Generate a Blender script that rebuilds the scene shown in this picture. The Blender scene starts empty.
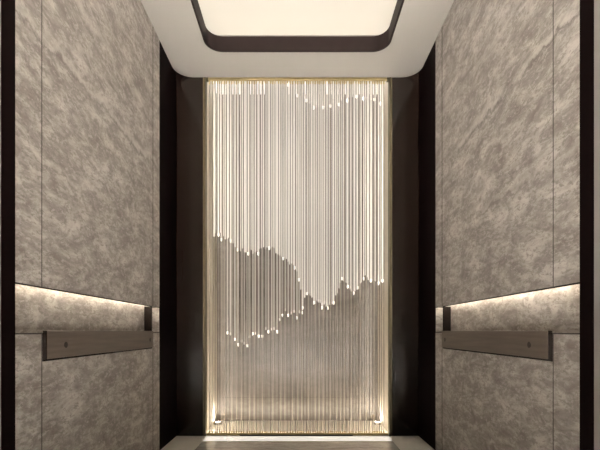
import bpy, bmesh, math, random
from mathutils import Vector, Matrix
random.seed(7)
S = bpy.context.scene
COL = S.collection
PI = math.pi

# ------------------------------------------------------------------ dimensions (metres)
F = 420.0            # focal length in pixels at 600 px width
EYE = 0.80           # camera height
CAM_Y = -3.2         # back wall front face is y = 0
W = 0.92             # half width of the cab
CEIL = 2.73          # underside of the ceiling ring
NF = -1.832          # near end of marble panels
NB = -0.40          # far end of marble panels
FRONT = -2.15        # open front of the cab
HZ0, HZ1 = 0.793, 0.955   # lit niche in the side walls
REC = 0.050          # its depth
OPN = 0.70           # half width of the feature opening at the back
ND = 0.55            # depth of the feature niche
NTOP = 2.91


def px2x(px, y):
    return (px - 297.5) * (y - CAM_Y) / F


def px2z(py, y):
    return EYE + (331.0 - py) * (y - CAM_Y) / F


# ------------------------------------------------------------------ mesh helpers
def add_box(bm, x0, x1, y0, y1, z0, z1, bevel=0.0, seg=2):
    b = bmesh.new()
    bmesh.ops.create_cube(b, size=1.0)
    for v in b.verts:
        v.co = Vector(((x0 + x1) / 2 + v.co.x * (x1 - x0), (y0 + y1) / 2 + v.co.y * (y1 - y0), (z0 + z1) / 2 + v.co.z * (z1 - z0)))
    if bevel > 0:
        bmesh.ops.bevel(b, geom=b.edges[:], offset=bevel, segments=seg, affect='EDGES', profile=0.5)
    me = bpy.data.meshes.new('t')
    b.to_mesh(me)
    b.free()
    bm.from_mesh(me)
    bpy.data.meshes.remove(me)


def add_cyl(bm, p0, p1, r0, r1=None, n=10):
    p0, p1 = Vector(p0), Vector(p1)
    r1 = r0 if r1 is None else r1
    d = (p1 - p0)
    m = Matrix.Translation((p0 + p1) / 2) @ d.to_track_quat('Z', 'Y').to_matrix().to_4x4()
    bmesh.ops.create_cone(bm, cap_ends=True, segments=n, radius1=r0, radius2=r1, depth=d.length, matrix=m)


def add_lathe(bm, prof, n=10, at=(0, 0, 0)):
    """prof: list of (radius, z)"""
    rings = []
    for r, z in prof:
        if r < 1e-6:
            rings.append([bm.verts.new((at[0], at[1], at[2] + z))])
        else:
            rings.append([bm.verts.new((at[0] + r * math.cos(2 * PI * i / n), at[1] + r * math.sin(2 * PI * i / n), at[2] + z)) for i in range(n)])
    for a, b in zip(rings, rings[1:]):
        for i in range(n):
            j = (i + 1) % n
            if len(a) == 1 and len(b) == 1:
                continue
            if len(a) == 1:
                bm.faces.new((a[0], b[i], b[j]))
            elif len(b) == 1:
                bm.faces.new((a[i], b[0], a[j]))
            else:
                bm.faces.new((a[i], b[i], b[j], a[j]))


def rrect(x0, x1, y0, y1, r, n=10, corners=(1, 1, 1, 1)):
    """rounded rectangle outline, corner order: x0y0, x1y0, x1y1, x0y1"""
    pts = []
    cs = [(x0, y0, 1, 1, PI), (x1, y0, -1, 1, 1.5 * PI), (x1, y1, -1, -1, 0), (x0, y1, 1, -1, 0.5 * PI)]
    for k, (x, y, sx, sy, a0) in enumerate(cs):
        if not corners[k]:
            pts.append((x, y))
            continue
        for i in range(n + 1):
            a = a0 + (PI / 2) * i / n
            pts.append((x + sx * r + r * math.cos(a), y + sy * r + r * math.sin(a)))
    return pts


def plate_with_hole(outer, holes, z0, z1):
    """mesh of a horizontal plate from 2-D outlines"""
    cu = bpy.data.curves.new('c', 'CURVE')
    cu.dimensions = '2D'
    cu.fill_mode = 'BOTH'
    cu.extrude = (z1 - z0) / 2
    for o in [outer] + holes:
        sp = cu.splines.new('POLY')
        sp.points.add(len(o) - 1)
        for p, (x, y) in zip(sp.points, o):
            p.co = (x, y, 0, 1)
        sp.use_cyclic_u = True
    ob = bpy.data.objects.new('c', cu)
    COL.objects.link(ob)
    dg = bpy.context.evaluated_depsgraph_get()
    me = bpy.data.meshes.new_from_object(ob.evaluated_get(dg))
    bpy.data.objects.remove(ob)
    bpy.data.curves.remove(cu)
    bm = bmesh.new()
    bm.from_mesh(me)
    bpy.data.meshes.remove(me)
    for v in bm.verts:
        v.co.z += (z0 + z1) / 2
    return bm


def ring_band(inner, outer, z0, z1):
    """vertical-sided band between two outlines with the same point count"""
    bm = bmesh.new()
    n = len(inner)
    q = [[bm.verts.new((x, y, z)) for x, y in o] for o in (inner, outer) for z in (z0, z1)]
    ib, it, ob, ot = q
    for i in range(n):
        j = (i + 1) % n
        bm.faces.new((ib[i], ib[j], it[j], it[i]))
        bm.faces.new((ob[j], ob[i], ot[i], ot[j]))
        bm.faces.new((it[i], it[j], ot[j], ot[i]))
        bm.faces.new((ib[j], ib[i], ob[i], ob[j]))
    return bm


def obj(name, bm, mat, parent=None, smooth=False):
    bmesh.ops.recalc_face_normals(bm, faces=bm.faces[:])
    me = bpy.data.meshes.new(name)
    bm.to_mesh(me)
    bm.free()
    me.materials.append(mat)
    if smooth:
        for p in me.polygons:
            p.use_smooth = True
    o = bpy.data.objects.new(name, me)
    COL.objects.link(o)
    if parent is not None:
        o.parent = parent
    return o


def tag(o, label, cat, group=None):
    o['label'] = label
    o['category'] = cat
    if group:
        o['group'] = group
    return o


def struct(name, bm, mat, label, cat, smooth=False):
    o = obj(name, bm, mat, None, smooth)
    o['kind'] = 'structure'
    o['label'] = label
    o['category'] = cat
    return o


def box_obj(name, mat, parent, *a, bevel=0.0):
    bm = bmesh.new()
    add_box(bm, *a, bevel=bevel)
    return obj(name, bm, mat, parent)


# ------------------------------------------------------------------ materials
def new_mat(name):
    m = bpy.data.materials.new(name)
    m.use_nodes = True
    nt = m.node_tree
    return m, nt, nt.nodes['Principled BSDF']


def plain(name, col, rough=0.5, metal=0.0, spec=0.5, noise=0.0, nscale=20.0, stretch=(1, 1, 1)):
    m, nt, b = new_mat(name)
    b.inputs['Roughness'].default_value = rough
    b.inputs['Metallic'].default_value = metal
    b.inputs['Specular IOR Level'].default_value = spec
    b.inputs['Base Color'].default_value = (*col, 1)
    if noise > 0:
        tc = nt.nodes.new('ShaderNodeTexCoord')
        mp = nt.nodes.new('ShaderNodeMapping')
        mp.inputs['Scale'].default_value = stretch
        nz = nt.nodes.new('ShaderNodeTexNoise')
        nz.inputs['Scale'].default_value = nscale
        nz.inputs['Detail'].default_value = 4
        rp = nt.nodes.new('ShaderNodeValToRGB')
        rp.color_ramp.elements[0].position = 0.3
        rp.color_ramp.elements[1].position = 0.7
        rp.color_ramp.elements[0].color = (*[c * (1 - noise) for c in col], 1)
        rp.color_ramp.elements[1].color = (*[min(1, c * (1 + noise)) for c in col], 1)
        nt.links.new(tc.outputs['Object'], mp.inputs['Vector'])
        nt.links.new(mp.outputs['Vector'], nz.inputs['Vector'])
        nt.links.new(nz.outputs['Fac'], rp.inputs['Fac'])
        nt.links.new(rp.outputs['Color'], b.inputs['Base Color'])
    return m


def emit(name, col, strength):
    m, nt, b = new_mat(name)
    b.inputs['Base Color'].default_value = (0.8, 0.8, 0.78, 1)
    b.inputs['Emission Color'].default_value = (*col, 1)
    b.inputs['Emission Strength'].default_value = strength
    return m


def marble(name, dark, mid, light, vein, stretch, rough, vein_amt=0.55, spec=0.5, seed=0.0, white_amt=0.5, beds=()):
    m, nt, b = new_mat(name)
    N, L = nt.nodes, nt.links
    b.inputs['Roughness'].default_value = rough
    b.inputs['Specular IOR Level'].default_value = spec
    tc = N.new('ShaderNodeTexCoord')
    mp = N.new('ShaderNodeMapping')
    mp.inputs['Scale'].default_value = stretch
    mp.inputs['Location'].default_value = (seed, seed * 0.7, seed * 1.3)
    mp.inputs['Rotation'].default_value = (math.radians(6), 0, 0)
    L.new(tc.outputs['Object'], mp.inputs['Vector'])

    def noise(scale, detail, rgh, dist):
        n = N.new('ShaderNodeTexNoise')
        n.inputs['Scale'].default_value = scale
        n.inputs['Detail'].default_value = detail
        n.inputs['Roughness'].default_value = rgh
        n.inputs['Distortion'].default_value = dist
        L.new(mp.outputs['Vector'], n.inputs['Vector'])
        return n

    def ramp(src, stops):
        r = N.new('ShaderNodeValToRGB')
        e = r.color_ramp.elements
        while len(e) < len(stops):
            e.new(0.5)
        for k, (p, c) in enumerate(stops):
            e[k].position = p
            e[k].color = (*c, 1) if len(c) == 3 else c
        L.new(src, r.inputs['Fac'])
        return r

    base = ramp(noise(5.5, 10, 0.66, 0.6).outputs['Fac'], [(0.37, dark), (0.50, mid), (0.64, light)])
    # dark thread veins: the zero crossing of a distorted noise
    def veins(scale, dist, width):
        n = noise(scale, 7, 0.6, dist)
        s = N.new('ShaderNodeMath'); s.operation = 'SUBTRACT'; s.inputs[1].default_value = 0.5
        a = N.new('ShaderNodeMath'); a.operation = 'ABSOLUTE'
        L.new(n.outputs['Fac'], s.inputs[0]); L.new(s.outputs[0], a.inputs[0])
        return ramp(a.outputs[0], [(0.0, (1, 1, 1)), (width, (0, 0, 0))])
    v1 = veins(9.0, 0.35, 0.03)
    msk = ramp(noise(1.7, 3, 0.5, 0.3).outputs['Fac'], [(0.42, (0, 0, 0)), (0.62, (1, 1, 1))])
    mul = N.new('ShaderNodeMath'); mul.operation = 'MULTIPLY'
    L.new(v1.outputs['Color'], mul.inputs[0]); L.new(msk.outputs['Color'], mul.inputs[1])
    mul2 = N.new('ShaderNodeMath'); mul2.operation = 'MULTIPLY'; mul2.inputs[1].default_value = vein_amt
    L.new(mul.outputs[0], mul2.inputs[0])
    mix = N.new('ShaderNodeMixRGB')
    L.new(mul2.outputs[0], mix.inputs['Fac'])
    L.new(base.outputs['Color'], mix.inputs['Color1'])
    mix.inputs['Color2'].default_value = (*vein, 1)
    # pale crystalline streaks
    st = ramp(noise(21, 10, 0.76, 0.3).outputs['Fac'], [(0.51, (0, 0, 0)), (0.59, (1, 1, 1))])
    w2 = N.new('ShaderNodeMath'); w2.operation = 'MULTIPLY'; w2.inputs[1].default_value = white_amt
    L.new(st.outputs['Color'], w2.inputs[0])
    mix2 = N.new('ShaderNodeMixRGB')
    L.new(w2.outputs[0], mix2.inputs['Fac'])
    L.new(mix.outputs['Color'], mix2.inputs['Color1'])
    mix2.inputs['Color2'].default_value = (*light, 1)
    # fine dark mottling
    sp = ramp(noise(30, 8, 0.78, 0.25).outputs['Fac'], [(0.42, (1, 1, 1)), (0.49, (0, 0, 0))])
    w3 = N.new('ShaderNodeMath'); w3.operation = 'MULTIPLY'; w3.inputs[1].default_value = vein_amt * 1.35
    L.new(sp.outputs['Color'], w3.inputs[0])
    mix3 = N.new('ShaderNodeMixRGB')
    L.new(w3.outputs[0], mix3.inputs['Fac'])
    L.new(mix2.outputs['Color'], mix3.inputs['Color1'])
    mix3.inputs['Color2'].default_value = (*dark, 1)
    out = mix3
    for vz, width, colr, amt in beds:
        sx = N.new('ShaderNodeSeparateXYZ')
        L.new(tc.outputs['Object'], sx.inputs[0])
        nn = N.new('ShaderNodeTexNoise')
        nn.inputs['Scale'].default_value = 5.0
        nn.inputs['Detail'].default_value = 7
        nn.inputs['Roughness'].default_value = 0.7
        L.new(tc.outputs['Object'], nn.inputs['Vector'])
        m1 = N.new('ShaderNodeMath'); m1.operation = 'MULTIPLY_ADD'
        m1.inputs[1].default_value = 0.22; m1.inputs[2].default_value = -0.11 - vz
        L.new(nn.outputs['Fac'], m1.inputs[0])
        ad = N.new('ShaderNodeMath'); ad.operation = 'ADD'
        L.new(m1.outputs[0], ad.inputs[0]); L.new(sx.outputs['Z'], ad.inputs[1])
        ab = N.new('ShaderNodeMath'); ab.operation = 'ABSOLUTE'
        L.new(ad.outputs[0], ab.inputs[0])
        rp = ramp(ab.outputs[0], [(0.0, (1, 1, 1)), (width, (0, 0, 0))])
        mm = N.new('ShaderNodeMath'); mm.operation = 'MULTIPLY'
        mk = ramp(noise(4.0, 3, 0.5, 0.2).outputs['Fac'], [(0.36, (0, 0, 0)), (0.56, (1, 1, 1))])
        L.new(rp.outputs['Color'], mm.inputs[0]); L.new(mk.outputs['Color'], mm.inputs[1])
        m2 = N.new('ShaderNodeMath'); m2.operation = 'MULTIPLY'; m2.inputs[1].default_value = amt
        L.new(mm.outputs[0], m2.inputs[0])
        mx = N.new('ShaderNodeMixRGB')
        L.new(m2.outputs[0], mx.inputs['Fac']); L.new(out.outputs['Color'], mx.inputs['Color1'])
        mx.inputs['Color2'].default_value = (*colr, 1)
        out = mx
    L.new(out.outputs['Color'], b.inputs['Base Color'])
    return m


M_wall = marble('grey_beige_marble', (0.215, 0.187, 0.166), (0.335, 0.302, 0.275), (0.54, 0.505, 0.47), (0.12, 0.098, 0.083), (1, 0.95, 2.1), 0.42, 0.55, spec=0.35, white_amt=0.6, beds=((1.875, 0.035, (0.56, 0.53, 0.49), 0.6), (1.85, 0.013, (0.09, 0.072, 0.06), 0.62), (2.16, 0.03, (0.56, 0.53, 0.49), 0.5), (1.42, 0.03, (0.54, 0.50, 0.46), 0.4), (1.40, 0.007, (0.12, 0.095, 0.08), 0.5)))
M_back = marble('pale_marble', (0.135, 0.113, 0.097), (0.185, 0.157, 0.136), (0.25, 0.22, 0.195), (0.08, 0.065, 0.054), (0.5, 1, 0.8), 0.28, 0.35, spec=0.5, seed=3.1, white_amt=0.3)
M_floor = plain('cream_stone', (0.86, 0.81, 0.735), 0.3, noise=0.06, nscale=9)
M_inlay = marble('grey_floor_marble', (0.42, 0.39, 0.36), (0.60, 0.565, 0.525), (0.70, 0.665, 0.625), (0.28, 0.25, 0.22), (0.6, 2.2, 1), 0.10, 0.5, seed=5.0)
M_ceil = plain('cream_ceiling_paint', (0.345, 0.33, 0.305), 0.55, noise=0.01, nscale=3)
M_matte = plain('matt_dark_bronze', (0.006, 0.003, 0.003), 0.6, 0.0, 0.02, noise=0.12, nscale=6, stretch=(3, 3, 0.2))
M_bronze = plain('polished_dark_bronze', (0.014, 0.009, 0.007), 0.16, 0.0, 0.4, noise=0.12, nscale=6, stretch=(3, 3, 0.2))
M_side = plain('cream_niche_side', (0.62, 0.56, 0.47), 0.45, noise=0.03)
M_fascia = plain('dark_bronze_fascia', (0.020, 0.013, 0.0125), 0.5, 0.0, 0.12, noise=0.05)
M_rail = plain('brushed_bronze_board', (0.145, 0.116, 0.094), 0.36, 0.35, 0.5, noise=0.16, nscale=14, stretch=(1, 0.3, 6))
M_screw = plain('dark_screw', (0.035, 0.026, 0.020), 0.4, 0.6)
M_brass = plain('pale_brass', (0.52, 0.42, 0.22), 0.28, 0.8, 0.5, noise=0.1, nscale=30)
M_brass_dark = plain('aged_brass', (0.13, 0.105, 0.06), 0.5, 0.5, 0.5, noise=0.1, nscale=30)
M_wire_dark = plain('dark_bronze_wire', (0.095, 0.070, 0.052), 0.5, 0.1)
M_wire_gold = plain('pale_gold_wire', (0.37, 0.325, 0.27), 0.4, 0.25)
M_jamb = plain('grey_metal_jamb', (0.30, 0.28, 0.27), 0.4, 0.4)
M_groove = plain('joint_shadow_filler', (0.05, 0.042, 0.036), 0.8)
M_strip = emit('warm_led', (1.0, 0.88, 0.70), 13.0)
M_strip_n = emit('warm_niche_led', (1.0, 0.93, 0.80), 16.0)
M_strip_t = emit('niche_top_led', (1.0, 0.94, 0.86), 1.15)
M_strip_b = emit('niche_foot_led', (1.0, 0.90, 0.75), 34.0)
M_cove = emit('cove_led', (1.0, 0.90, 0.74), 5.5)
M_up = emit('uplight_lens', (1.0, 0.92, 0.80), 320.0)
M_glow = emit('floor_glow', (1.0, 0.93, 0.83), 0.55)
M_tip = emit('glowing_tip', (1.0, 0.95, 0.84), 1.5)
M_diff = emit('luminous_ceiling', (1.0, 0.93, 0.80), 0.30)
M_diff.node_tree.nodes['Principled BSDF'].inputs['Base Color'].default_value = (0.36, 0.335, 0.295, 1)


M_back.node_tree.nodes['Principled BSDF'].inputs['IOR'].default_value = 1.75


M_inlay.node_tree.nodes['Principled BSDF'].inputs['IOR'].default_value = 2.5


def rod_mat(name, glow):
    m, nt, b = new_mat(name)
    b.inputs['Base Color'].default_value = (0.70, 0.67, 0.635, 1)
    b.inputs['Roughness'].default_value = 0.6
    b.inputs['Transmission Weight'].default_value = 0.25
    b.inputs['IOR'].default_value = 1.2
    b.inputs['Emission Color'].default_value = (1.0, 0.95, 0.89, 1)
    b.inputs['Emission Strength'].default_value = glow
    return m


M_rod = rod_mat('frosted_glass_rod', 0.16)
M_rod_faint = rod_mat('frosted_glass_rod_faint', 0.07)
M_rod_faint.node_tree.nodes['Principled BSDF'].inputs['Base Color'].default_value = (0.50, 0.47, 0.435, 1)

# ------------------------------------------------------------------ floor
bm = bmesh.new()
add_box(bm, -2.6, 2.6, -8.0, 0.62, -0.12, 0.0)
floor = struct('floor', bm, M_floor, 'cream polished stone floor running into the lift cab', 'floor')
bm = bmesh.new()
add_box(bm, -0.69, 0.69, -2.2, -0.165, -0.004, 0.0012)
inlay = obj('marble_inlay', bm, M_inlay, floor)
inlay['label'] = 'grey veined marble field set in the cream floor'

# ------------------------------------------------------------------ side walls
SEAM_N = -1.688      # near seam, lines up with the near end of the handrail
SEAM_F = -0.526      # far seam, just behind the far end of the handrail


def side_wall(side):
    s = -1 if side == 'left' else 1
    def B(x0, x1):
        a, b = s * x0, s * x1
        return (min(a, b), max(a, b))
    bm = bmesh.new()
    add_box(bm, *B(W + REC, W + REC + 0.1), NF - 0.02, NB + 0.03, 0, 3.05)
    wall = struct('wall_' + side, bm, M_wall, 'grey beige marble clad %s side wall with a lit slot' % side, 'wall')
    ys = [NF, SEAM_N, SEAM_F, NB]
    for k in range(3):
        g0 = (0.0, 0.0025, 0.005)[k]
        g1 = (0.0025, 0.005, 0.0)[k]
        box_obj('upper_panel', M_wall, wall, *B(W, W + 0.014), ys[k] + g0, ys[k + 1] - g1, HZ1, 2.95, bevel=0.001)
        box_obj('lower_panel', M_wall, wall, *B(W, W + REC + 0.002), ys[k] + g0, ys[k + 1] - g1, 0.0, HZ0, bevel=0.001)
    for yy, hw in ((SEAM_N, 0.0026), (SEAM_F, 0.0052)):
        box_obj('joint_strip', M_groove, wall, *B(W + 0.0006, W + 0.013), yy - hw, yy + hw, HZ1 + 0.001, 2.94)
        box_obj('joint_strip', M_groove, wall, *B(W + 0.0006, W + 0.013), yy - hw, yy + hw, 0.001, HZ0 - 0.001)
    box_obj('lip_edge', M_bronze, wall, *B(W - 0.0006, W + 0.012), NF + 0.001, NB - 0.001, HZ1 - 0.0004, HZ1 + 0.0042)
    box_obj('shadow_gap', M_groove, wall, *B(W - 0.0006, W + 0.012), NF + 0.001, NB - 0.001, HZ0 - 0.0045, HZ0 + 0.0004)
    box_obj('slot_end', M_wall, wall, *B(W + 0.001, W + REC), NB - 0.008, NB - 0.001, HZ0 + 0.001, HZ1 - 0.001)
    # dark backing seen in the joints
    bm = bmesh.new()
    add_box(bm, *B(W + 0.010, W + 0.0165), NF, NB, HZ1 + 0.002, 2.95)
    obj('joint_backing', bm, M_groove, wall)
    # dark fin that closes the slot near the far seam
    box_obj('slot_divider', M_bronze, wall, *B(W + 0.004, W + REC), SEAM_F - 0.018, SEAM_F - 0.002, HZ0, HZ1, bevel=0.0008)
    # LED strip in the pocket behind the upper panels
    bm = bmesh.new()
    add_box(bm, *B(W + 0.018, W + 0.030), NF + 0.01, SEAM_F - 0.03, HZ1 + 0.009, HZ1 + 0.014)
    st = obj('light_strip', bm, M_strip)
    tag(st, 'warm glowing light strip tucked under the upper marble of the %s wall' % side, 'light strip')
    box_obj('channel', M_brass_dark, st, *B(W + 0.0175, W + 0.0335), NF + 0.01, SEAM_F - 0.03, HZ1 + 0.019, HZ1 + 0.024)
    bm = bmesh.new()
    add_box(bm, *B(W + 0.018, W + 0.031), SEAM_F + 0.02, NB - 0.012, HZ1 + 0.009, HZ1 + 0.014)
    obj('far_segment', bm, M_strip, st)
    return wall


def handrail(side):
    s = -1 if side == 'left' else 1
    root = bpy.data.objects.new('handrail', None)
    COL.objects.link(root)
    root.location = (s * W, (SEAM_N + SEAM_F) / 2, 0.75)
    tag(root, 'flat dark bronze handrail board on the %s marble wall' % side, 'handrail')
    y0, y1 = -1.682 - root.location.y, -0.558 - root.location.y
    def B(x0, x1):
        a, b = -s * x0, -s * x1
        return (min(a, b), max(a, b))
    bm = bmesh.new()
    add_box(bm, *B(0.003, 0.014), y0, y1, -0.052, 0.0505, bevel=0.0025, seg=3)
    obj('rail_board', bm, M_rail, root)
    bm = bmesh.new()
    add_box(bm, *B(0.0, 0.004), y0 - 0.004, y1 + 0.004, -0.060, 0.042)  # bar hangs below the board to draw the shadow line beneath it
    mb = obj('mount_shadow_bar', bm, M_bronze, root)
    box_obj('end_shade_cap', M_bronze, root, *B(0.002, 0.0143), y0 - 0.0045, y0 + 0.0003, -0.053, 0.051)  # added dark cap, so the lamp-lit board end reads as shaded
    for yy in (y0 + 0.125, y1 - 0.06):
        bm = bmesh.new()
        add_cyl(bm, (-s * 0.0130, yy, -0.004), (-s * 0.0150, yy, -0.004), 0.012, n=16)
        sc = obj('screw_cap', bm, M_screw, root)
    return root


for side in ('left', 'right'):
    side_wall(side)
    handrail(side)

# dark bronze panels at both ends of the side walls
n = 1
for s, side in ((-1, 'left'), (1, 'right')):
    def B(x0, x1):
        return (min(s * x0, s * x1), max(s * x0, s * x1))
    bm = bmesh.new()
    add_box(bm, *B(W + 0.002, W + 0.14), NB, 0.06, 0, 3.05)
    struct('trim_%d' % n, bm, M_matte, 'dark bronze panel closing the %s wall beside the back corner' % side, 'wall panel'); n += 1
    bm = bmesh.new()
    add_box(bm, *B(W - 0.001, W + 0.14), -1.895, NF, 0, 3.05)
    struct('trim_%d' % n, bm, M_matte, 'dark bronze pilaster at the near end of the %s wall' % side, 'wall panel'); n += 1
    bm = bmesh.new()
    add_box(bm, *B(W + 0.0, W + 0.14), FRONT, -1.897, 0, 3.05)
    struct('trim_%d' % n, bm, M_jamb, 'grey metal door jamb at the entrance on the %s' % side, 'door jamb'); n += 1
    # dark columns of the back wall
    bm = bmesh.new()
    add_box(bm, *B(OPN + 0.022, W + 0.01), 0.0, 0.06, 0, 3.05)
    struct('trim_%d' % n, bm, M_bronze, 'glossy dark bronze column on the %s of the lit niche' % side, 'wall panel'); n += 1
    # brass edge of the opening
    bm = bmesh.new()
    add_box(bm, *B(OPN, OPN + 0.010), -0.006, 0.05, 0, NTOP, bevel=0.001)
    add_box(bm, *B(OPN + 0.010, OPN + 0.022), 0.004, 0.05, 0, NTOP)
    struct('trim_%d' % n, bm, M_brass_dark, 'narrow brass edge framing the niche on the %s' % side, 'trim'); n += 1

bm = bmesh.new()
for s in (-1, 1):
    add_box(bm, *sorted((s * (W + 0.14), s * 2.6)), FRONT, FRONT + 0.12, 0, 3.4)
add_box(bm, -2.6, 2.6, FRONT, FRONT + 0.12, 3.06, 3.4)
struct('wall_front', bm, M_wall, 'landing wall around the entrance of the lift cab', 'wall')

# ------------------------------------------------------------------ back niche
bm = bmesh.new()
REFL_HI, REFL_LO = px2z(172.5, ND), px2z(397.5, ND)  # gaps between slabs draw the reflected ceiling and floor edges as lines
zs = [-0.02, REFL_LO, REFL_HI, NTOP + 0.05]
add_box(bm, -0.9, 0.9, ND + 0.004, ND + 0.08, -0.02, NTOP + 0.05)
back = struct('wall_back', bm, M_groove, 'pale marble back wall of the lit niche', 'wall')
for a, b in zip(zs, zs[1:]):
    box_obj('marble_slab', M_back, back, -0.9, 0.9, ND, ND + 0.006, a + 0.0015, b - 0.0015, bevel=0.0008)
for s in (-1, 1):
    box_obj('side_panel', M_side, back, *sorted((s * (OPN + 0.0165), s * (OPN + 0.06))), 0.05, ND, 0, NTOP + 0.05)
box_obj('niche_ceiling', M_ceil, back, -0.80, 0.80, 0.06, ND, NTOP, NTOP + 0.05)
box_obj('header_panel', M_bronze, back, -0.73, 0.73, 0.0, 0.06, 2.80, 3.05)

# niche lighting: LED strips behind the frame on both sides, under the header and along the sill
for s, side in ((-1, 'left'), (1, 'right')):
    bm = bmesh.new()
    x0, x1 = sorted((s * (OPN + 0.003), s * (OPN + 0.015)))
    add_box(bm, x0, x1, 0.052, 0.058, 0.01, NTOP - 0.03)
    st = obj('niche_light_strip', bm, M_strip_n)
    tag(st, 'vertical warm light strip behind the brass frame on the %s of the niche' % side, 'light strip')
bm = bmesh.new()
add_box(bm, -0.74, 0.74, 0.075, 0.54, NTOP - 0.003, NTOP - 0.0002)
st = obj('niche_ceiling_light', bm, M_strip_t)
tag(st, 'flat pale light panel forming the top of the niche above the hanging rods', 'light panel')
bm = bmesh.new()
add_box(bm, -0.69, 0.69, 0.050, 0.066, 0.0005, 0.008)
st = obj('niche_light_strip', bm, M_strip_b)
tag(st, 'warm light strip along the foot of the niche behind the brass sill', 'light strip')

# ------------------------------------------------------------------ ceiling
outer = rrect(-W + 0.004, W - 0.004, FRONT, -0.003, 0.13, 12, (0, 0, 1, 1))
HX, HY0, HY1 = 0.612, -1.95, -0.308
hole_o = rrect(-HX - 0.012, HX + 0.012, HY0 - 0.012, HY1 + 0.012, 0.112, 10)
hole_i = rrect(-HX, HX, HY0, HY1, 0.10, 10)
ceiling = struct('ceiling', plate_with_hole(outer, [hole_o], CEIL, CEIL + 0.03), M_ceil, 'cream painted ceiling ring with rounded corners', 'ceiling')
fas = obj('recess_fascia', ring_band(hole_i, hole_o, CEIL - 0.003, CEIL + 0.100), M_fascia, ceiling)
fas['label'] = 'dark bronze band lining the rounded ceiling recess'
bm = bmesh.new()
TZ = CEIL + 0.26
add_box(bm, -0.86, 0.86, FRONT, -0.06, TZ + 0.012, TZ + 0.05)
add_box(bm, -0.86, -0.84, FRONT, -0.06, CEIL + 0.03, TZ + 0.012)
add_box(bm, 0.84, 0.86, FRONT, -0.06, CEIL + 0.03, TZ + 0.012)
add_box(bm, -0.84, 0.84, -0.08, -0.06, CEIL + 0.03, TZ + 0.012)
add_box(bm, -0.84, 0.84, FRONT, FRONT + 0.02, CEIL + 0.03, TZ + 0.012)
obj('recess_shell', bm, M_ceil, ceiling)
bm = plate_with_hole(rrect(-0.82, 0.82, FRONT + 0.05, -0.10, 0.12, 8), [], TZ - 0.006, TZ + 0.010)
cv = bmesh.new()
for x in (-0.76, 0.76):
    add_box(cv, x - 0.012, x + 0.012, -1.95, -0.18, CEIL + 0.032, CEIL + 0.040)
add_box(cv, -0.70, 0.70, -0.18, -0.156, CEIL + 0.032, CEIL + 0.040)
lamp = obj('ceiling_light', bm, M_diff)
tag(lamp, 'large glowing cream light panel inside the rounded ceiling recess', 'ceiling light')

obj('cove_strip', cv, M_cove, lamp)

# ------------------------------------------------------------------ rails that hold the wires
WY = 0.030
root = box_obj('suspension_rail', M_brass, None, -OPN + 0.002, OPN - 0.002, WY - 0.010, WY + 0.010, px2z(80.5, WY), px2z(78.0, WY), bevel=0.002)
tag(root, 'brass rail across the top of the niche holding the wires', 'rail')
for s in (-1, 1):
    box_obj('end_bracket', M_brass_dark, root, *sorted((s * (OPN - 0.014), s * (OPN + 0.0005))), WY - 0.012, WY + 0.012, px2z(81.5, WY), px2z(77, WY), bevel=0.001)
sill = box_obj('anchor_rail', M_brass, None, -OPN + 0.002, OPN - 0.002, WY - 0.010, WY + 0.010, 0.0, 0.0155, bevel=0.002)
tag(sill, 'thin brass rail on the floor anchoring the feet of the wires', 'rail')
box_obj('sill_shadow_strip', M_screw, sill, -0.44, 0.42, WY - 0.028, WY - 0.0095, 0.0004, 0.005)  # dark strip standing in for the shadow line before the sill
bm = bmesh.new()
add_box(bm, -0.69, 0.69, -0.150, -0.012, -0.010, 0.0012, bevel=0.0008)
glow_bar = obj('floor_glow_strip', bm, M_glow)  # added glowing bar in place of niche light falling on the floor
tag(glow_bar, 'added glowing strip standing in for the brightly lit floor before the niche', 'floor glow')
for yy in (-0.152, -0.010):
    box_obj('edge_profile', M_brass_dark, glow_bar, -0.692, 0.692, yy - 0.001, yy + 0.001, -0.010, 0.0014)
for s, side in ((-1, 'left'), (1, 'right')):
    bm = bmesh.new()
    add_lathe(bm, [(0.026, 0), (0.030, 0), (0.030, 0.018), (0.028, 0.021), (0.023, 0.021), (0.023, 0.004), (0.0, 0.004)], 20)
    up = obj('floor_uplight', bm, M_ceil, None, True)
    up.location = (s * 0.683, 0.400, 0.0005)
    tag(up, 'small round uplight glowing at the %s bottom corner of the niche' % side, 'uplight', 'corner uplights')
    bm = bmesh.new()
    add_cyl(bm, (0, 0, 0.006), (0, 0, 0.010), 0.022, n=20)
    obj('lens', bm, M_up, up)

# ------------------------------------------------------------------ ordinals for labels
ONES = ['', 'first', 'second', 'third', 'fourth', 'fifth', 'sixth', 'seventh', 'eighth', 'ninth', 'tenth', 'eleventh', 'twelfth', 'thirteenth',
        'fourteenth', 'fifteenth', 'sixteenth', 'seventeenth', 'eighteenth', 'nineteenth']
TENS = {2: ('twentieth', 'twenty'), 3: ('thirtieth', 'thirty'), 4: ('fortieth', 'forty'), 5: ('fiftieth', 'fifty'), 6: ('sixtieth', 'sixty'),
        7: ('seventieth', 'seventy'), 8: ('eightieth', 'eighty'), 9: ('ninetieth', 'ninety')}


def ordinal(k):
    if k < 20:
        return ONES[k]
    t, o = divmod(k, 10)
    return TENS[t][0] if o == 0 else TENS[t][1] + '-' + ONES[o]


# ------------------------------------------------------------------ full-height wires
ZT, ZB = px2z(79.5, WY), 0.015


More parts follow.
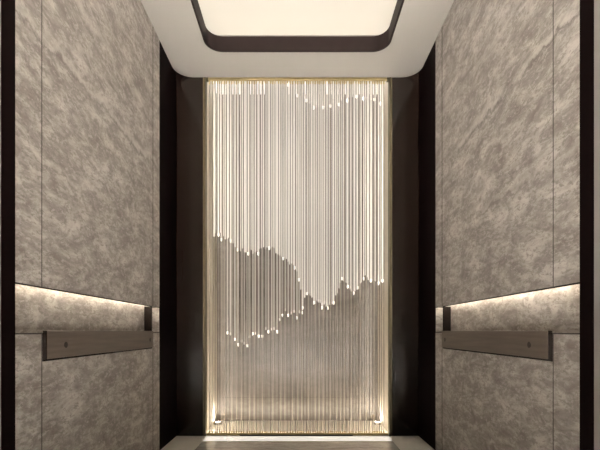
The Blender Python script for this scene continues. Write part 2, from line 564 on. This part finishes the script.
def make_wire(kind):
    r = 0.0022 if kind == 'dark' else 0.0030
    bm = bmesh.new()
    add_cyl(bm, (0, 0, ZB), (0, 0, ZT), r, n=8)
    w = obj('hanging_wire', bm, M_wire_dark if kind == 'dark' else M_wire_gold, None, True)
    bm = bmesh.new()
    add_lathe(bm, [(0, ZT - 0.036), (r + 0.0012, ZT - 0.036), (r + 0.0032, ZT - 0.030), (r + 0.0032, ZT - 0.004), (r + 0.001, ZT), (0, ZT)], 8)
    obj('ferrule', bm, M_brass, w, True)
    bm = bmesh.new()
    add_lathe(bm, [(0, ZB), (r + 0.003, ZB), (r + 0.003, ZB + 0.012), (r + 0.0006, ZB + 0.017), (0, ZB + 0.017)], 8)
    obj('end_stop', bm, M_brass, w, True)
    return w


def copy_tree(o):
    c = o.copy()
    COL.objects.link(c)
    for ch in o.children:
        d = ch.copy()
        COL.objects.link(d)
        d.parent = c
    return c


dark_px = [215.2, 217.3, 219.6, 226.5, 229.4, 234.0, 239.0, 243.6, 247.3, 252.0, 256.4, 260.0, 265.2, 267.0, 270.6, 275.0, 278.6, 283.0,
           287.2, 290.4, 295.6, 300.0, 303.6, 306.6, 310.2, 313.0, 317.4, 321.0, 325.4, 328.6, 332.0, 334.6, 338.8, 342.6, 346.0, 349.4,
           353.0, 356.0, 358.4, 362.0, 364.4, 369.6, 372.6, 376.0, 379.4]
gold_px = [209.6, 212.2, 221.8, 224.2, 231.8, 236.6, 241.4, 249.6, 254.2, 262.4, 272.8, 280.8, 284.9, 292.6, 297.8, 301.8, 308.4,
           315.2, 319.2, 323.2, 330.3, 336.8, 340.6, 344.4, 351.2, 360.2, 366.6, 374.4, 377.8, 381.4, 384.0]
protos = {'dark': make_wire('dark'), 'gold': make_wire('gold')}
used = set()
allw = sorted([(p, 'dark') for p in dark_px] + [(p, 'gold') for p in gold_px])
cnt = {'dark': 0, 'gold': 0}
for p, k in allw:
    x = px2x(p, WY)
    if abs(x) > OPN - 0.008:
        x = math.copysign(OPN - 0.008, x)
    w = protos[k] if k not in used else copy_tree(protos[k])
    used.add(k)
    w.location = (x, WY + (0.004 if k == 'gold' else -0.003), 0)
    cnt[k] += 1
    if k == 'dark':
        tag(w, 'thin dark bronze wire stretched floor to ceiling, %s dark one from the left' % ordinal(cnt[k]), 'wire', 'full-height wires across the niche')
    else:
        tag(w, 'pale gold wire stretched floor to ceiling, %s pale one from the left' % ordinal(cnt[k]), 'wire', 'full-height wires across the niche')

# ------------------------------------------------------------------ hanging rods with glowing tips
ROWS = [
    ('front', 0.105, [(288, 86), (297.5, 97), (306.5, 102), (313.5, 109), (323, 109), (330.5, 107.5), (339, 106), (347, 102), (356, 98), (363.5, 100), (374, 101), (381, 105)]),
    ('middle', 0.200, [(212, 238.5), (219, 236), (222, 241), (230.5, 242), (237, 251), (248, 255), (258, 255), (269, 249.5), (283, 260), (295, 269), (299, 281),
                       (302.5, 309), (306.7, 295), (313.7, 304), (322, 309), (328, 309.5), (334, 304), (342, 280), (348, 288), (353.3, 294.5), (358.3, 289),
                       (363.5, 280), (370.5, 282), (378, 284.5), (382, 282)]),
    ('rear', 0.330, [(227, 334), (234.5, 340.5), (238.5, 346), (247, 347), (252.5, 335), (258.5, 337.5), (262.5, 337.5), (268.5, 333), (277, 333), (282.5, 316.5),
                     (288, 316.5), (297, 319), (302, 314)]),
]
RTOP = NTOP - 0.0032
RR = 0.0065


def make_rod(py, y, mat):
    zt = px2z(py, y)
    bm = bmesh.new()
    add_cyl(bm, (0, 0, zt + 0.018), (0, 0, RTOP), RR, n=8)
    rod = obj('hanging_rod', bm, mat, None, True)
    return rod, zt


def tip_mesh(r):
    bm = bmesh.new()
    add_lathe(bm, [(0, -0.004), (r * 0.6, -0.002), (r, 0.004), (r, 0.022), (0, 0.022)], 8)
    return bm


def holder_mesh():
    bm = bmesh.new()
    add_lathe(bm, [(0, RTOP - 0.018), (RR + 0.001, RTOP - 0.018), (RR + 0.002, RTOP - 0.012), (RR + 0.002, RTOP), (0, RTOP)], 8)
    return bm


STEP = {'front': 2.3, 'middle': 1.75, 'rear': 3.3}
WHAT = {'front': 'short', 'middle': 'long', 'rear': 'very long'}
for row, y, tips in ROWS:
    pts = []
    for a, b in zip(tips, tips[1:]):
        pts.append((*a, True))
        nb = max(1, round((b[0] - a[0]) / STEP[row]))
        for i in range(1, nb):
            f = i / nb
            pts.append((a[0] + (b[0] - a[0]) * f, a[1] + (b[1] - a[1]) * f - random.uniform(1, 6), False))
    pts.append((*tips[-1], True))
    tip0 = {}
    hold0 = None
    k = 0
    for p, py, bright in pts:
        x = px2x(p, y)
        if abs(x) > OPN - 0.012:
            continue
        k += 1
        yy = y + (0.016 if k % 2 else -0.016) + random.uniform(-0.003, 0.003)
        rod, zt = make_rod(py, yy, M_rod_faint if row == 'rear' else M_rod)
        rod.location = (x, yy, 0)
        tag(rod, '%s frosted rod %s, %s from the left in the %s row' % (WHAT[row], 'with bright glowing tip' if bright else 'with faint tip', ordinal(k), row), 'rod', 'hanging rods of the %s row' % row)
        if bright:
            t = obj('glowing_tip', tip_mesh(RR * 1.02), M_tip, rod, True) if 'b' not in tip0 else tip0['b'].copy()
            if 'b' in tip0:
                COL.objects.link(t)
                t.parent = rod
            tip0.setdefault('b', t)
        else:
            t = obj('rod_tip', tip_mesh(RR), M_rod, rod, True) if 'd' not in tip0 else tip0['d'].copy()
            if 'd' in tip0:
                COL.objects.link(t)
                t.parent = rod
            tip0.setdefault('d', t)
        t.location = (0, 0, zt)
        if hold0 is None:
            hold0 = h = obj('rod_holder', holder_mesh(), M_brass, rod, True)
        else:
            h = hold0.copy()
            COL.objects.link(h)
            h.parent = rod

# ------------------------------------------------------------------ unseen fill lamp added behind the camera to bounce light off the floor
ld = bpy.data.lights.new('lobby_fill', 'AREA')
ld.shape = 'RECTANGLE'
ld.size, ld.size_y = 3.4, 2.4
ld.energy = 1600
ld.color = (1.0, 0.975, 0.955)
ld.spread = math.radians(46)
lo = bpy.data.objects.new('lobby_fill', ld)
COL.objects.link(lo)
lo.location = (0, -5.4, 2.9)

# ------------------------------------------------------------------ world and camera
wd = bpy.data.worlds.new('World')
S.world = wd
wd.use_nodes = True
nt = wd.node_tree
bg = nt.nodes['Background']
bg.inputs['Color'].default_value = (1.0, 0.90, 0.80, 1)
bg.inputs['Strength'].default_value = 0.03

cam_d = bpy.data.cameras.new('Camera')
cam = bpy.data.objects.new('Camera', cam_d)
COL.objects.link(cam)
cam.location = (0, CAM_Y, EYE)
cam.rotation_euler = (PI / 2, 0, 0)
cam_d.sensor_width = 36
cam_d.lens = F / 600 * 36
cam_d.shift_x = 2.5 / 600
cam_d.shift_y = (331 - 225) / 600
cam_d.clip_start = 0.02
S.camera = cam

S.view_settings.view_transform = 'Standard'
S.view_settings.look = 'None'
S.view_settings.exposure = 0.30
S.view_settings.gamma = 1.0
S.view_settings.use_curve_mapping = False
S.cycles.max_bounces = 10
S.cycles.diffuse_bounces = 5
S.cycles.sample_clamp_indirect = 40
